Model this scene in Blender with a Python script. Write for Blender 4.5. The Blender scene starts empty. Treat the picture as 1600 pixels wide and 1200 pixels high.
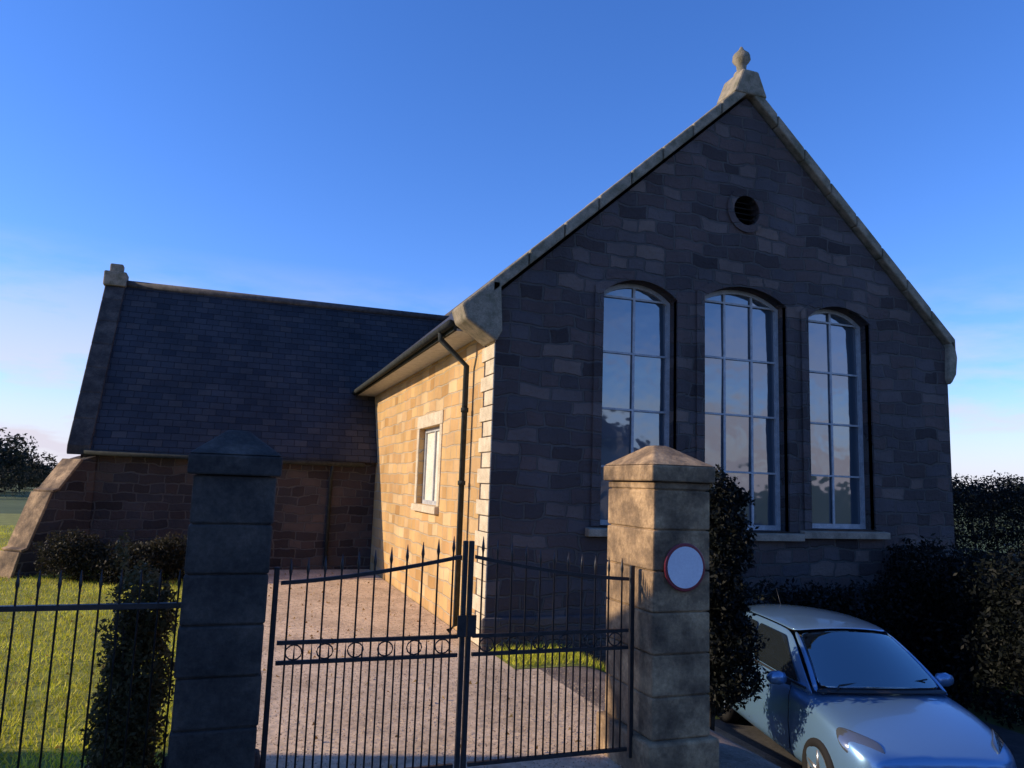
import bpy, bmesh, math, random
from mathutils import Vector, Matrix
import numpy as np
random.seed(7); RNG = np.random.default_rng(7)
sc = bpy.context.scene
R = math.radians
# ------------------------------------------------------------------ camera
cam = bpy.data.objects.new('camera', bpy.data.cameras.new('camera')); sc.collection.objects.link(cam)
cam.matrix_world = (Matrix.Translation((-3.0, -9.02, 2.0)) @ Matrix.Rotation(-0.345, 4, 'Z')
                    @ Matrix.Rotation(math.pi/2 + 0.133, 4, 'X') @ Matrix.Rotation(0.034, 4, 'Z'))
cam.data.sensor_width = 36; cam.data.lens = 36*1175/1600; cam.data.clip_end = 5000; cam.data.clip_start = .05
sc.camera = cam
# ------------------------------------------------------------------ sky + sun
SUN_EL, SUN_AZ = R(22), R(-75)          # azimuth from +Y, clockwise positive
w = bpy.data.worlds.new('World'); sc.world = w; w.use_nodes = True
N = w.node_tree.nodes; L = w.node_tree.links
sky = N.new('ShaderNodeTexSky'); sky.sky_type = 'NISHITA'; sky.sun_disc = False
sky.sun_elevation = SUN_EL; sky.sun_rotation = SUN_AZ
sky.air_density = 1.0; sky.dust_density = 0.15; sky.ozone_density = 4.0
hs = N.new('ShaderNodeHueSaturation'); hs.inputs['Saturation'].default_value = 1.12
tn = N.new('ShaderNodeMixRGB'); tn.blend_type = 'MULTIPLY'; tn.inputs[0].default_value = 1; tn.inputs[2].default_value = (.80, .80, 1.06, 1)
L.new(sky.outputs[0], tn.inputs[1]); L.new(tn.outputs[0], hs.inputs['Color'])
tc = N.new('ShaderNodeTexCoord'); sep = N.new('ShaderNodeSeparateXYZ'); L.new(tc.outputs['Generated'], sep.inputs[0])
mp = N.new('ShaderNodeMapping'); mp.inputs['Scale'].default_value = (2.2, 2.2, 9); L.new(tc.outputs['Generated'], mp.inputs[0])
no = N.new('ShaderNodeTexNoise'); no.inputs['Scale'].default_value = 1.6; no.inputs['Detail'].default_value = 7; no.inputs['Roughness'].default_value = .55
L.new(mp.outputs[0], no.inputs['Vector'])
cr = N.new('ShaderNodeValToRGB'); cr.color_ramp.elements[0].position = .40; cr.color_ramp.elements[1].position = .56
L.new(no.outputs['Fac'], cr.inputs[0])
band = N.new('ShaderNodeMapRange'); band.inputs['From Min'].default_value = .27; band.inputs['From Max'].default_value = .05
band.inputs['To Min'].default_value = 0; band.inputs['To Max'].default_value = 1; L.new(sep.outputs['Z'], band.inputs['Value'])
low = N.new('ShaderNodeMapRange'); low.inputs['From Min'].default_value = .135; low.inputs['From Max'].default_value = .02
low.inputs['To Min'].default_value = 0; low.inputs['To Max'].default_value = .8; L.new(sep.outputs['Z'], low.inputs['Value'])
mu = N.new('ShaderNodeMath'); mu.operation = 'MULTIPLY'; L.new(cr.outputs[0], mu.inputs[0]); L.new(band.outputs[0], mu.inputs[1])
mx = N.new('ShaderNodeMath'); mx.operation = 'MAXIMUM'; L.new(mu.outputs[0], mx.inputs[0]); L.new(low.outputs[0], mx.inputs[1])
mix = N.new('ShaderNodeMixRGB'); mix.inputs[2].default_value = (3.25, 3.12, 3.6, 1)
L.new(mx.outputs[0], mix.inputs[0]); L.new(hs.outputs[0], mix.inputs[1])
L.new(mix.outputs[0], N['Background'].inputs[0]); N['Background'].inputs[1].default_value = .12
sun = bpy.data.objects.new('sun', bpy.data.lights.new('sun', 'SUN')); sc.collection.objects.link(sun)
sun.data.energy = 2.7; sun.data.angle = .009; sun.data.color = (1, .80, .56)
sd = Vector((math.sin(SUN_AZ)*math.cos(SUN_EL), math.cos(SUN_AZ)*math.cos(SUN_EL), math.sin(SUN_EL)))
sun.rotation_euler = sd.to_track_quat('Z', 'Y').to_euler()
vs = sc.view_settings; vs.view_transform = 'Standard'; vs.look = 'None'; vs.gamma = 1; vs.exposure = 1.0

# ------------------------------------------------------------------ materials
def newmat(n, rough=.8, spec=.3):
    m = bpy.data.materials.new(n); m.use_nodes = True
    b = m.node_tree.nodes['Principled BSDF']; b.inputs['Roughness'].default_value = rough
    b.inputs['Specular IOR Level'].default_value = spec
    return m, m.node_tree.nodes, m.node_tree.links, b
def noise_mat(n, c1, c2, scale=4, rough=.85, bump=.3, dist=.01, detail=8, metal=0, spec=.3, c3=None, p=(.35, .65), fine=.3):
    m, N, L, b = newmat(n, rough, spec); b.inputs['Metallic'].default_value = metal
    t = N.new('ShaderNodeTexCoord'); x = N.new('ShaderNodeTexNoise')
    x.inputs['Scale'].default_value = scale; x.inputs['Detail'].default_value = detail; x.inputs['Roughness'].default_value = .62
    L.new(t.outputs['Object'], x.inputs['Vector'])
    r = N.new('ShaderNodeValToRGB'); e = r.color_ramp.elements
    e[0].position = p[0]; e[0].color = (*c1, 1); e[1].position = p[1]; e[1].color = (*c2, 1)
    if c3: q = r.color_ramp.elements.new(.5); q.color = (*c3, 1)
    L.new(x.outputs['Fac'], r.inputs[0])
    xf = N.new('ShaderNodeTexNoise'); xf.inputs['Scale'].default_value = scale*11; xf.inputs['Detail'].default_value = 8; xf.inputs['Roughness'].default_value = .7
    L.new(t.outputs['Object'], xf.inputs['Vector']); mf = N.new('ShaderNodeMapRange'); mf.inputs['From Min'].default_value = .3; mf.inputs['From Max'].default_value = .7
    mf.inputs['To Min'].default_value = 1-fine; mf.inputs['To Max'].default_value = 1+fine; L.new(xf.outputs['Fac'], mf.inputs['Value'])
    sc_ = N.new('ShaderNodeVectorMath'); sc_.operation = 'SCALE'; L.new(r.outputs[0], sc_.inputs[0]); L.new(mf.outputs[0], sc_.inputs['Scale']); L.new(sc_.outputs[0], b.inputs['Base Color'])
    if bump:
        x2 = N.new('ShaderNodeTexNoise'); x2.inputs['Scale'].default_value = scale*5; x2.inputs['Detail'].default_value = 10; x2.inputs['Roughness'].default_value = .7
        L.new(t.outputs['Object'], x2.inputs['Vector'])
        bp = N.new('ShaderNodeBump'); bp.inputs['Strength'].default_value = bump; bp.inputs['Distance'].default_value = dist
        L.new(x2.outputs['Fac'], bp.inputs['Height']); L.new(bp.outputs[0], b.inputs['Normal'])
    return m
def course_mat(n, axis, cols, mortar, bw, bh, ms=.012, warp=.03, bump=.8, dist=.02, rough=.9, offset=.5, squash=1, nsc=2.3, stain=(.7, 1.15), slope=None):
    """coursed masonry, slates or setts: rows of blocks, each its own tone, warped edges"""
    m, N, L, b = newmat(n, rough, .25)
    t = N.new('ShaderNodeTexCoord'); s = N.new('ShaderNodeSeparateXYZ'); L.new(t.outputs['Object'], s.inputs[0])
    c = N.new('ShaderNodeCombineXYZ')
    L.new(s.outputs[{'x': 'X', 'y': 'Y', 'f': 'X'}[axis]], c.inputs[0]); L.new(s.outputs['Y' if axis == 'f' else 'Z'], c.inputs[1])
    nz = N.new('ShaderNodeTexNoise'); nz.inputs['Scale'].default_value = nsc; nz.inputs['Detail'].default_value = 4
    L.new(t.outputs['Object'], nz.inputs['Vector'])
    sb = N.new('ShaderNodeVectorMath'); sb.operation = 'MULTIPLY_ADD'
    sb.inputs[1].default_value = (warp*2, warp*2, 0); L.new(nz.outputs['Color'], sb.inputs[0]); L.new(c.outputs[0], sb.inputs[2])
    br = N.new('ShaderNodeTexBrick'); br.offset = offset; br.squash = squash; br.squash_frequency = 3; br.offset_frequency = 2
    br.inputs['Scale'].default_value = 1; br.inputs['Brick Width'].default_value = bw; br.inputs['Row Height'].default_value = bh
    br.inputs['Mortar Size'].default_value = ms; br.inputs['Mortar Smooth'].default_value = .4; br.inputs['Bias'].default_value = 0
    br.inputs['Color1'].default_value = (0, 0, 0, 1); br.inputs['Color2'].default_value = (1, 1, 1, 1); br.inputs['Mortar'].default_value = (.5, .5, .5, 1)
    L.new(sb.outputs[0], br.inputs['Vector'])
    r = N.new('ShaderNodeValToRGB'); r.color_ramp.elements[0].color = (*cols[0], 1); r.color_ramp.elements[1].color = (*cols[-1], 1)
    for i, k in enumerate(cols[1:-1]):
        q = r.color_ramp.elements.new((i+1)/(len(cols)-1)); q.color = (*k, 1)
    L.new(br.outputs['Color'], r.inputs[0])
    mm = N.new('ShaderNodeMixRGB'); L.new(br.outputs['Fac'], mm.inputs[0]); L.new(r.outputs[0], mm.inputs[1]); mm.inputs[2].default_value = (*mortar, 1)
    n2 = N.new('ShaderNodeTexNoise'); n2.inputs['Scale'].default_value = .9; n2.inputs['Detail'].default_value = 9; n2.inputs['Roughness'].default_value = .65
    L.new(t.outputs['Object'], n2.inputs['Vector'])
    mr = N.new('ShaderNodeMapRange'); mr.inputs['From Min'].default_value = .3; mr.inputs['From Max'].default_value = .7
    mr.inputs['To Min'].default_value = stain[0]; mr.inputs['To Max'].default_value = stain[1]; L.new(n2.outputs['Fac'], mr.inputs['Value'])
    ml = N.new('ShaderNodeVectorMath'); ml.operation = 'SCALE'; L.new(mm.outputs[0], ml.inputs[0]); L.new(mr.outputs[0], ml.inputs['Scale'])
    L.new(ml.outputs[0], b.inputs['Base Color'])
    n3 = N.new('ShaderNodeTexNoise'); n3.inputs['Scale'].default_value = 14; n3.inputs['Detail'].default_value = 12; n3.inputs['Roughness'].default_value = .72
    L.new(t.outputs['Object'], n3.inputs['Vector'])
    h = N.new('ShaderNodeMath'); h.operation = 'MULTIPLY_ADD'; h.inputs[1].default_value = -1.2
    L.new(br.outputs['Fac'], h.inputs[0]); L.new(n3.outputs['Fac'], h.inputs[2])
    bp = N.new('ShaderNodeBump'); bp.inputs['Strength'].default_value = bump; bp.inputs['Distance'].default_value = dist
    L.new(h.outputs[0], bp.inputs['Height']); L.new(bp.outputs[0], b.inputs['Normal'])
    return m
def plain(n, c, rough=.5, metal=0, spec=.5, coat=0):
    m, N, L, b = newmat(n, rough, spec); b.inputs['Base Color'].default_value = (*c, 1); b.inputs['Metallic'].default_value = metal
    b.inputs['Coat Weight'].default_value = coat; b.inputs['Coat Roughness'].default_value = .03
    return m
SHADEST = [(.055, .046, .046), (.145, .108, .098), (.082, .068, .067), (.11, .10, .104), (.22, .165, .135)]  # rubble tones kept dark: the gable's shade is put into the colour
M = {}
M['gable'] = course_mat('shade toned rubble', 'x', SHADEST, (.12, .11, .10), .46, .19, ms=.018, warp=.12, squash=.62, nsc=1.9, offset=.37, dist=.05, bump=1)
M['litstone'] = course_mat('sunlit tone sandstone', 'y', [(.44, .25, .09), (.64, .42, .18), (.52, .31, .13), (.70, .50, .26)], (.50, .40, .26), .46, .2, ms=.013, warp=.055, squash=.66, nsc=1.8, offset=.4, stain=(.74, 1.12))  # paler stone than the gable: sunlight on the side wall put into the colour
M['wing'] = course_mat('shade toned wing rubble', 'x', [tuple(c*.6 for c in k) for k in SHADEST], (.12, .11, .10), .46, .19, ms=.018, warp=.12, squash=.62, nsc=1.9, offset=.37, dist=.05, bump=1)  # gable rubble darkened further, the wing's shade put into the colour
M['dress'] = noise_mat('dressed stone', (.20, .165, .12), (.36, .30, .22), 5, .88, .5, .01)
M['mosscope'] = noise_mat('lichened coping stone', (.15, .14, .09), (.33, .28, .20), 6, .92, .6, .015, c3=(.24, .21, .15))
M['slate_y'] = course_mat('slate along y', 'y', [(.030, .034, .042), (.05, .052, .06), (.038, .042, .052)], (.012, .013, .016), .30, .16, ms=.006, warp=.004, rough=.62, bump=1, dist=.02, stain=(.7, 1.3))
M['slate_x'] = course_mat('slate along x', 'x', [(.020, .024, .032), (.042, .044, .05), (.028, .032, .04), (.055, .052, .052)], (.010, .011, .013), .28, .15, ms=.007, warp=.02, rough=.62, bump=1, dist=.02, stain=(.7, 1.3))
M['cream'] = noise_mat('cream painted dressings', (.48, .40, .27), (.66, .57, .41), 5, .85, .4, .006)
M['shadepier'] = noise_mat('shade toned pier stone', (.03, .028, .026), (.10, .085, .07), 3, .92, .8, .015, c3=(.055, .05, .045))  # darker copy of the pier stone, shade put into its colour
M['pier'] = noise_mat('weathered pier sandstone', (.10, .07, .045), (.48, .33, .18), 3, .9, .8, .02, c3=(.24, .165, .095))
M['ridge'] = noise_mat('ridge tile', (.06, .058, .06), (.12, .11, .10), 8)
M['iron'] = noise_mat('black painted iron', (.012, .013, .015), (.03, .03, .03), 20, .45, .2, .002, spec=.5)
M['castiron'] = noise_mat('dark rainwater goods', (.025, .03, .03), (.05, .055, .05), 12, .85, .2, .002, spec=.1)
M['white'] = noise_mat('grey white paint', (.33, .35, .36), (.48, .5, .5), 10, .5, .15, .002)
M['void'] = plain('dark opening', (.006, .007, .009), .9)
M['blind'] = noise_mat('cream blind', (.62, .58, .46), (.74, .70, .58), 3, .8, .1)
def glass_mat(n, base, ior=1.9, wav=.004, scale=2.2):
    m, N, L, b = newmat(n, .04, .5); b.inputs['Base Color'].default_value = (*base, 1); b.inputs['IOR'].default_value = ior
    b.inputs['Coat Weight'].default_value = .6; b.inputs['Coat IOR'].default_value = 1.7
    t = N.new('ShaderNodeTexCoord'); x = N.new('ShaderNodeTexNoise'); x.inputs['Scale'].default_value = scale; x.inputs['Detail'].default_value = 2
    L.new(t.outputs['Object'], x.inputs['Vector']); bp = N.new('ShaderNodeBump'); bp.inputs['Strength'].default_value = .5; bp.inputs['Distance'].default_value = wav*3
    L.new(x.outputs['Fac'], bp.inputs['Height']); L.new(bp.outputs[0], b.inputs['Normal']); L.new(bp.outputs[0], b.inputs['Coat Normal'])
    return m
M['glass'] = glass_mat('old window glass', (.06, .085, .11), 2.2)
M['glass2'] = glass_mat('small pane glass', (.35, .33, .26), 1.7)
M['yard'] = noise_mat('pink grey gravelled tarmac', (.42, .31, .205), (.66, .50, .34), 1.1, .95, .9, .012, detail=12, c3=(.56, .42, .285))
M['bank'] = noise_mat('trodden gravel bank', (.15, .11, .085), (.26, .20, .16), 3, .95, .9, .02, detail=12, c3=(.20, .155, .12))
M['road'] = noise_mat('asphalt', (.045, .045, .048), (.085, .082, .08), 3, .9, .9, .008, detail=12)
M['pave'] = course_mat('paving flags', 'f', [(.20, .185, .17), (.26, .24, .22), (.23, .20, .18)], (.09, .085, .08), .6, .6, ms=.008, warp=.01, dist=.008, bump=.5)
M['kerb'] = noise_mat('kerb stone', (.17, .16, .15), (.28, .265, .25), 6, .9, .4, .006)
M['earth'] = noise_mat('lawn soil', (.16, .16, .03), (.24, .25, .05), 2.5, .95, .6, .02, c3=(.20, .21, .04))
M['field'] = noise_mat('far grass', (.05, .08, .02), (.09, .12, .035), .15, .95, .5, .1)
def leaf_mat(n, c1, c2, c3):
    m, N, L, b = newmat(n, .6, .25)
    g = N.new('ShaderNodeNewGeometry'); r = N.new('ShaderNodeValToRGB')
    e = r.color_ramp.elements; e[0].color = (*c1, 1); e[1].color = (*c3, 1); q = e.new(.5); q.color = (*c2, 1)
    L.new(g.outputs['Random Per Island'], r.inputs[0])
    t = N.new('ShaderNodeTexCoord'); x = N.new('ShaderNodeTexNoise'); x.inputs['Scale'].default_value = 1.3; x.inputs['Detail'].default_value = 6
    L.new(t.outputs['Object'], x.inputs['Vector']); mf = N.new('ShaderNodeMapRange'); mf.inputs['From Min'].default_value = .35; mf.inputs['From Max'].default_value = .65
    mf.inputs['To Min'].default_value = .62; mf.inputs['To Max'].default_value = 1.2; L.new(x.outputs['Fac'], mf.inputs['Value'])
    sc_ = N.new('ShaderNodeVectorMath'); sc_.operation = 'SCALE'; L.new(r.outputs[0], sc_.inputs[0]); L.new(mf.outputs[0], sc_.inputs['Scale']); L.new(sc_.outputs[0], b.inputs['Base Color'])
    tr = N.new('ShaderNodeBsdfTranslucent'); L.new(sc_.outputs[0], tr.inputs[0]); ms = N.new('ShaderNodeMixShader'); ms.inputs[0].default_value = .3
    L.new(b.outputs[0], ms.inputs[1]); L.new(tr.outputs[0], ms.inputs[2]); L.new(ms.outputs[0], N['Material Output'].inputs[0])
    return m
M['grass'] = leaf_mat('grass blades', (.46, .50, .03), (.68, .66, .05), (.76, .68, .12))
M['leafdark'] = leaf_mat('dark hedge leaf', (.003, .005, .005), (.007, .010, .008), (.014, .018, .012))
M['leafolive'] = leaf_mat('olive shrub leaf', (.08, .07, .03), (.14, .12, .045), (.20, .16, .08))
M['leafshrub'] = leaf_mat('wing shrub leaf', (.02, .022, .012), (.035, .035, .02), (.06, .05, .03))
M['leafmid'] = leaf_mat('field tree leaf', (.010, .015, .010), (.018, .024, .014), (.03, .034, .02))
M['bark'] = noise_mat('bark', (.035, .028, .02), (.08, .065, .05), 9, .95, .8, .02)

# ------------------------------------------------------------------ mesh tools
def tag(o, label=None, cat=None, group=None, kind=None):
    if label: o['label'] = label
    if cat: o['category'] = cat
    if group: o['group'] = group
    if kind: o['kind'] = kind
    return o
def empty(name, loc=(0, 0, 0), rz=0):
    o = bpy.data.objects.new(name, None); sc.collection.objects.link(o); o.location = loc; o.rotation_euler = (0, 0, rz); o.empty_display_size = .2
    return o
class MB:
    def __init__(s): s.v = []; s.f = []; s.sm = []
    def add(s, v, f, sm=False):
        k = len(s.v); s.v += [tuple(p) for p in v]; s.f += [tuple(i+k for i in q) for q in f]; s.sm += [sm]*len(f); return s
    def box(s, a, b):
        x0, x1 = sorted((a[0], b[0])); y0, y1 = sorted((a[1], b[1])); z0, z1 = sorted((a[2], b[2]))
        v = [(x0, y0, z0), (x1, y0, z0), (x1, y1, z0), (x0, y1, z0), (x0, y0, z1), (x1, y0, z1), (x1, y1, z1), (x0, y1, z1)]
        return s.add(v, [(0, 3, 2, 1), (4, 5, 6, 7), (0, 1, 5, 4), (1, 2, 6, 5), (2, 3, 7, 6), (3, 0, 4, 7)])
    def prism(s, P, d):
        """polygon P swept by vector d"""
        k = len(P); d = Vector(d); v = [Vector(p) for p in P]; v += [p+d for p in v]
        return s.add(v, [tuple(range(k)), tuple(range(2*k-1, k-1, -1))] + [(i, i+k, (i+1) % k+k, (i+1) % k) for i in range(k)])
    def tube(s, pts, r, n=8, cap=True):
        pts = [Vector(p) for p in pts]; rs = r if isinstance(r, (list, tuple)) else [r]*len(pts); v = []; f = []
        for i, p in enumerate(pts):
            d = (pts[min(i+1, len(pts)-1)]-pts[max(i-1, 0)]).normalized()
            u = d.cross(Vector((0, 0, 1)) if abs(d.z) < .9 else Vector((1, 0, 0))).normalized(); q = d.cross(u)
            for j in range(n):
                a = 2*math.pi*j/n; v.append(p+(u*math.cos(a)+q*math.sin(a))*rs[i])
        for i in range(len(pts)-1):
            for j in range(n): f.append((i*n+j, i*n+(j+1) % n, (i+1)*n+(j+1) % n, (i+1)*n+j))
        if cap: f += [tuple(range(n))[::-1], tuple(range((len(pts)-1)*n, len(pts)*n))]
        return s.add(v, f, True)
    def lathe(s, prof, c=(0, 0, 0), n=24, axis='z', sm=True):
        v = []; f = []
        for r, h in prof:
            for j in range(n):
                a = 2*math.pi*j/n; p = (r*math.cos(a), r*math.sin(a), h)
                if axis == 'y': p = (p[0], p[2], p[1])
                if axis == 'x': p = (p[2], p[0], p[1])
                v.append((p[0]+c[0], p[1]+c[1], p[2]+c[2]))
        for i in range(len(prof)-1):
            for j in range(n): f.append((i*n+j, i*n+(j+1) % n, (i+1)*n+(j+1) % n, (i+1)*n+j))
        f += [tuple(range(n))[::-1], tuple(range((len(prof)-1)*n, len(prof)*n))]
        return s.add(v, f, sm)
    def build(s, name, mat, parent=None, bevel=0, seg=2, fix=True):
        me = bpy.data.meshes.new(name); me.from_pydata(s.v, [], s.f); me.materials.append(mat)
        me.polygons.foreach_set('use_smooth', s.sm)
        if fix:
            bm = bmesh.new(); bm.from_mesh(me); bmesh.ops.recalc_face_normals(bm, faces=bm.faces); bm.to_mesh(me); bm.free()
        o = bpy.data.objects.new(name, me); sc.collection.objects.link(o); o.parent = parent
        if bevel:
            b = o.modifiers.new('bevel', 'BEVEL'); b.width = bevel; b.segments = seg; b.limit_method = 'ANGLE'; b.angle_limit = R(35)
        return o
def leaves(name, mat, blobs, n, size, parent=None):
    """n leaf-sized faces scattered in the shells of ellipsoid blobs (centre, radii)"""
    wts = np.array([b[1][0]*b[1][1]+b[1][1]*b[1][2]+b[1][0]*b[1][2] for b in blobs]); idx = RNG.choice(len(blobs), n, p=wts/wts.sum())
    C = np.array([b[0] for b in blobs])[idx]; S = np.array([b[1] for b in blobs])[idx]
    d = RNG.normal(size=(n, 3)); d /= np.linalg.norm(d, axis=1)[:, None]; rr = RNG.uniform(.35, 1.05, (n, 1))**.5
    lump = 1+.18*np.sin(d[:, :1]*7+idx[:, None])*np.cos(d[:, 2:]*6+idx[:, None]*2)
    P = C+d*S*rr*lump; P[:, 2] = np.maximum(P[:, 2], .03)
    u = RNG.normal(size=(n, 3)); u /= np.linalg.norm(u, axis=1)[:, None]; t = RNG.normal(size=(n, 3)); v = np.cross(u, t); v /= np.linalg.norm(v, axis=1)[:, None]
    s = size*RNG.uniform(.6, 1.4, (n, 1))
    V = np.stack([P-u*s, P+v*s*.45, P+u*s, P-v*s*.45], 1).reshape(-1, 3)
    me = bpy.data.meshes.new(name); me.vertices.add(4*n); me.vertices.foreach_set('co', V.ravel().astype('f'))
    me.loops.add(4*n); me.loops.foreach_set('vertex_index', np.arange(4*n, dtype='i')); me.polygons.add(n)
    me.polygons.foreach_set('loop_start', np.arange(0, 4*n, 4, dtype='i')); me.update(calc_edges=True); me.materials.append(mat)
    o = bpy.data.objects.new(name, me); sc.collection.objects.link(o); o.parent = parent
    return o
def blades(name, mat, P, h, wd):
    n = len(P); a = RNG.uniform(0, 6.28, n); hh = h*RNG.uniform(.5, 1.3, n)
    dx = np.cos(a)*wd; dy = np.sin(a)*wd; l = RNG.normal(size=(n, 2))*.45
    V = np.zeros((n, 3, 3)); V[:, 0] = P; V[:, 1] = P; V[:, 2] = P
    V[:, 0, 0] -= dx; V[:, 0, 1] -= dy; V[:, 1, 0] += dx; V[:, 1, 1] += dy
    V[:, 2, 0] += l[:, 0]*hh; V[:, 2, 1] += l[:, 1]*hh; V[:, 2, 2] += hh
    me = bpy.data.meshes.new(name); me.vertices.add(3*n); me.vertices.foreach_set('co', V.ravel().astype('f'))
    me.loops.add(3*n); me.loops.foreach_set('vertex_index', np.arange(3*n, dtype='i')); me.polygons.add(n)
    me.polygons.foreach_set('loop_start', np.arange(0, 3*n, 3, dtype='i')); me.update(calc_edges=True); me.materials.append(mat)
    o = bpy.data.objects.new(name, me); sc.collection.objects.link(o)
    return o

# ------------------------------------------------------------------ ground: yard and lawn at z=0, falling to the lane on the right
LANE = -.70
def hz(x, y=0):
    t = min(1, max(0, (x-.75)/1.7)); t = t*t*(3-2*t)
    k = min(1, max(0, (-4.7-y)/.12))
    return LANE*t-.12*k*(1-t)
def grid(name, xs, ys, m, dz=0, rough=0, kind='structure'):
    g = MB(); g.add([(x, y, hz(x, y)+dz+(random.uniform(-rough, rough) if rough else 0)) for y in ys for x in xs],
        [(j*len(xs)+i, j*len(xs)+i+1, (j+1)*len(xs)+i+1, (j+1)*len(xs)+i) for j in range(len(ys)-1) for i in range(len(xs)-1)], True)
    return tag(g.build(name, m, fix=False), kind=kind)
XF = [-2500, -60, -20, -3.0, .7]+list(np.linspace(.75, 2.45, 14))+[2.6, 8, 14, 60, 2500]
grid('ground', XF, [-2500, -60, -16, -4.9, -4.82, -4.76, -4.7, -4.6, 0, 20, 60, 2500], M['field'], -.03)
grid('road', [-200, -3, .7]+list(np.linspace(.75, 2.45, 14))+[2.6, 200], [-14, -4.86], M['road'], -.012)
grid('yard', [-2.98, -.5, .3], [-4.72, -1, -.0], M['yard'])
grid('path', [-2.98, -1, -.02], [.0, 16], M['yard'])
grid('bank', [.3, .7]+list(np.linspace(.75, 2.45, 14)), [-4.72, -1], M['bank'])
grid('lane', [2.45, 5.9], [-4.85, -1], M['road'], .0)
grid('lawn', [-40, -3.06], [-4.7, 30], M['earth'])
grid('gable_bed', [.02, .7]+list(np.linspace(.75, 2.45, 14))+[7.9], [-1.02, -.02], M['earth'], .006)
tag(MB().box((-3.06, -4.3, -.05), (-2.98, 16, .035)).build('path_edging', M['kerb'], bevel=.008), kind='structure')
n = 130000
t = RNG.random(n)**1.7
P = np.stack([-3.09-RNG.random(n)**1.2*10, -4.3+t*26, np.zeros(n)], 1); P = P[P[:, 0] > -13]
ok = ~((P[:, 0] > -6.9) & (P[:, 1] > 8.3)); P = P[ok]
P2 = np.stack([RNG.uniform(.05, 7.9, 9000), RNG.uniform(-.95, -.03, 9000), np.zeros(9000)], 1); P2[:, 2] = [hz(x) for x in P2[:, 0]]
tag(blades('grass', M['grass'], P, .055, .006), kind='stuff')
tag(blades('grass', M['grass'], P2, .09, .006), kind='stuff')

n = 26000; G1 = np.stack([RNG.uniform(-2.95, .6, n), -4.4+RNG.random(n)**1.4*13, np.zeros(n)], 1); G1 = G1[~((G1[:, 0] > -.05) & (G1[:, 1] > -1.05))]
M['gravel'] = leaf_mat('loose gravel', (.34, .26, .18), (.50, .39, .28), (.68, .56, .42))
tag(blades('loose_gravel', M['gravel'], G1, .010, .007), kind='stuff')
n = 500; G2 = np.stack([RNG.uniform(-9, -.1, n), -4+RNG.random(n)*12, np.full(n, .012)], 1)
M['deadleaf'] = leaf_mat('fallen leaf', (.20, .10, .03), (.34, .20, .06), (.45, .33, .12))
tag(blades('fallen_leaves', M['deadleaf'], G2, .03, .022), kind='stuff')
# ------------------------------------------------------------------ chapel
ch = empty('chapel', (0, 0, 0))
tag(ch, 'old stone chapel with steep front gable, three tall windows and a lower slate roofed wing', 'chapel')
W, AP, RZ0 = 7.8, 8.05, 4.5          # width, apex, height of roof plane at wall line
SL = (AP-RZ0)/(W/2)
WIN = [(2.10, .58, 1.50, 4.88), (3.85, .72, 1.46, 5.0), (5.57, .60, 1.50, 4.90)]   # centre, half width, sill, crown
def arch(cx, hw, z0, z1, rise, n=10):
    zs = z1-rise
    r = (hw*hw+rise*rise)/(2*rise); a0 = math.asin(min(1, hw/r))
    if rise > hw: a0 = math.pi-a0
    pts = [(cx-hw, z0), (cx-hw, zs)]
    for i in range(1, n): a = -a0+2*a0*i/n; pts.append((cx+r*math.sin(a), z1-r+r*math.cos(a)))
    return pts+[(cx+hw, zs), (cx+hw, z0)]
RISE = .22
def wall_with_holes(outline, holes, mapf, depth):
    """flat polygon with holes, extruded by depth; mapf(u, v) gives the 3D point"""
    bm = bmesh.new(); es = []
    for loop in [outline]+holes:
        vs_ = [bm.verts.new(mapf(u, v)) for u, v in loop]
        es += [bm.edges.new((vs_[i], vs_[(i+1) % len(vs_)])) for i in range(len(vs_))]
    bmesh.ops.triangle_fill(bm, edges=es, use_beauty=True)
    r = bmesh.ops.extrude_face_region(bm, geom=bm.faces[:])
    bmesh.ops.translate(bm, verts=[e for e in r['geom'] if isinstance(e, bmesh.types.BMVert)], vec=depth)
    bmesh.ops.recalc_face_normals(bm, faces=bm.faces); return bm
def bmobj(name, bm, mat, parent):
    me = bpy.data.meshes.new(name); bm.to_mesh(me); bm.free(); me.materials.append(mat)
    o = bpy.data.objects.new(name, me); sc.collection.objects.link(o); o.parent = parent; return o
vent = [(3.87+.23*math.cos(2*math.pi*i/20), 6.18+.23*math.sin(2*math.pi*i/20)) for i in range(20)]
out = [(0, -1), (W, -1), (W, RZ0-.06), (W/2, AP-.06), (0, RZ0-.06)]
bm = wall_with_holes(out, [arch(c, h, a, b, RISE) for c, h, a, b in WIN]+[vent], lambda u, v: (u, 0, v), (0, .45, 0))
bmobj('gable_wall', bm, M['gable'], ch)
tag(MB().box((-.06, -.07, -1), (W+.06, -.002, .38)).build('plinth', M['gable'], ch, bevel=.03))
# round vent with louvres
vm = MB()
for i in range(5):
    z = 6.18-.17+i*.085; h = math.sqrt(max(.01, .22**2-(z-6.18)**2)); vm.prism([(3.87-h, .06, z-.02), (3.87-h, .16, z+.03), (3.87-h, .17, z+.02), (3.87-h, .07, z-.03)], (2*h, 0, 0))
vo = MB(); 
ring = []
for i in range(20):
    a0, a1 = 2*math.pi*i/20, 2*math.pi*(i+1)/20
    q = [(3.87+r*math.cos(a), -.03, 6.18+r*math.sin(a)) for r, a in ((.23, a0), (.34, a0), (.34, a1), (.23, a1))]
    vo.prism(q, (0, .12, 0))
v_ = vo.build('round_vent', M['gable'], ch)
vm.build('louvre', M['iron'], v_)
MB().lathe([(.0, .2), (.26, .2), (.26, .22), (0, .22)], (3.87, 0, 6.18), 20, 'y').build('backing', M['void'], v_)
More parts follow.
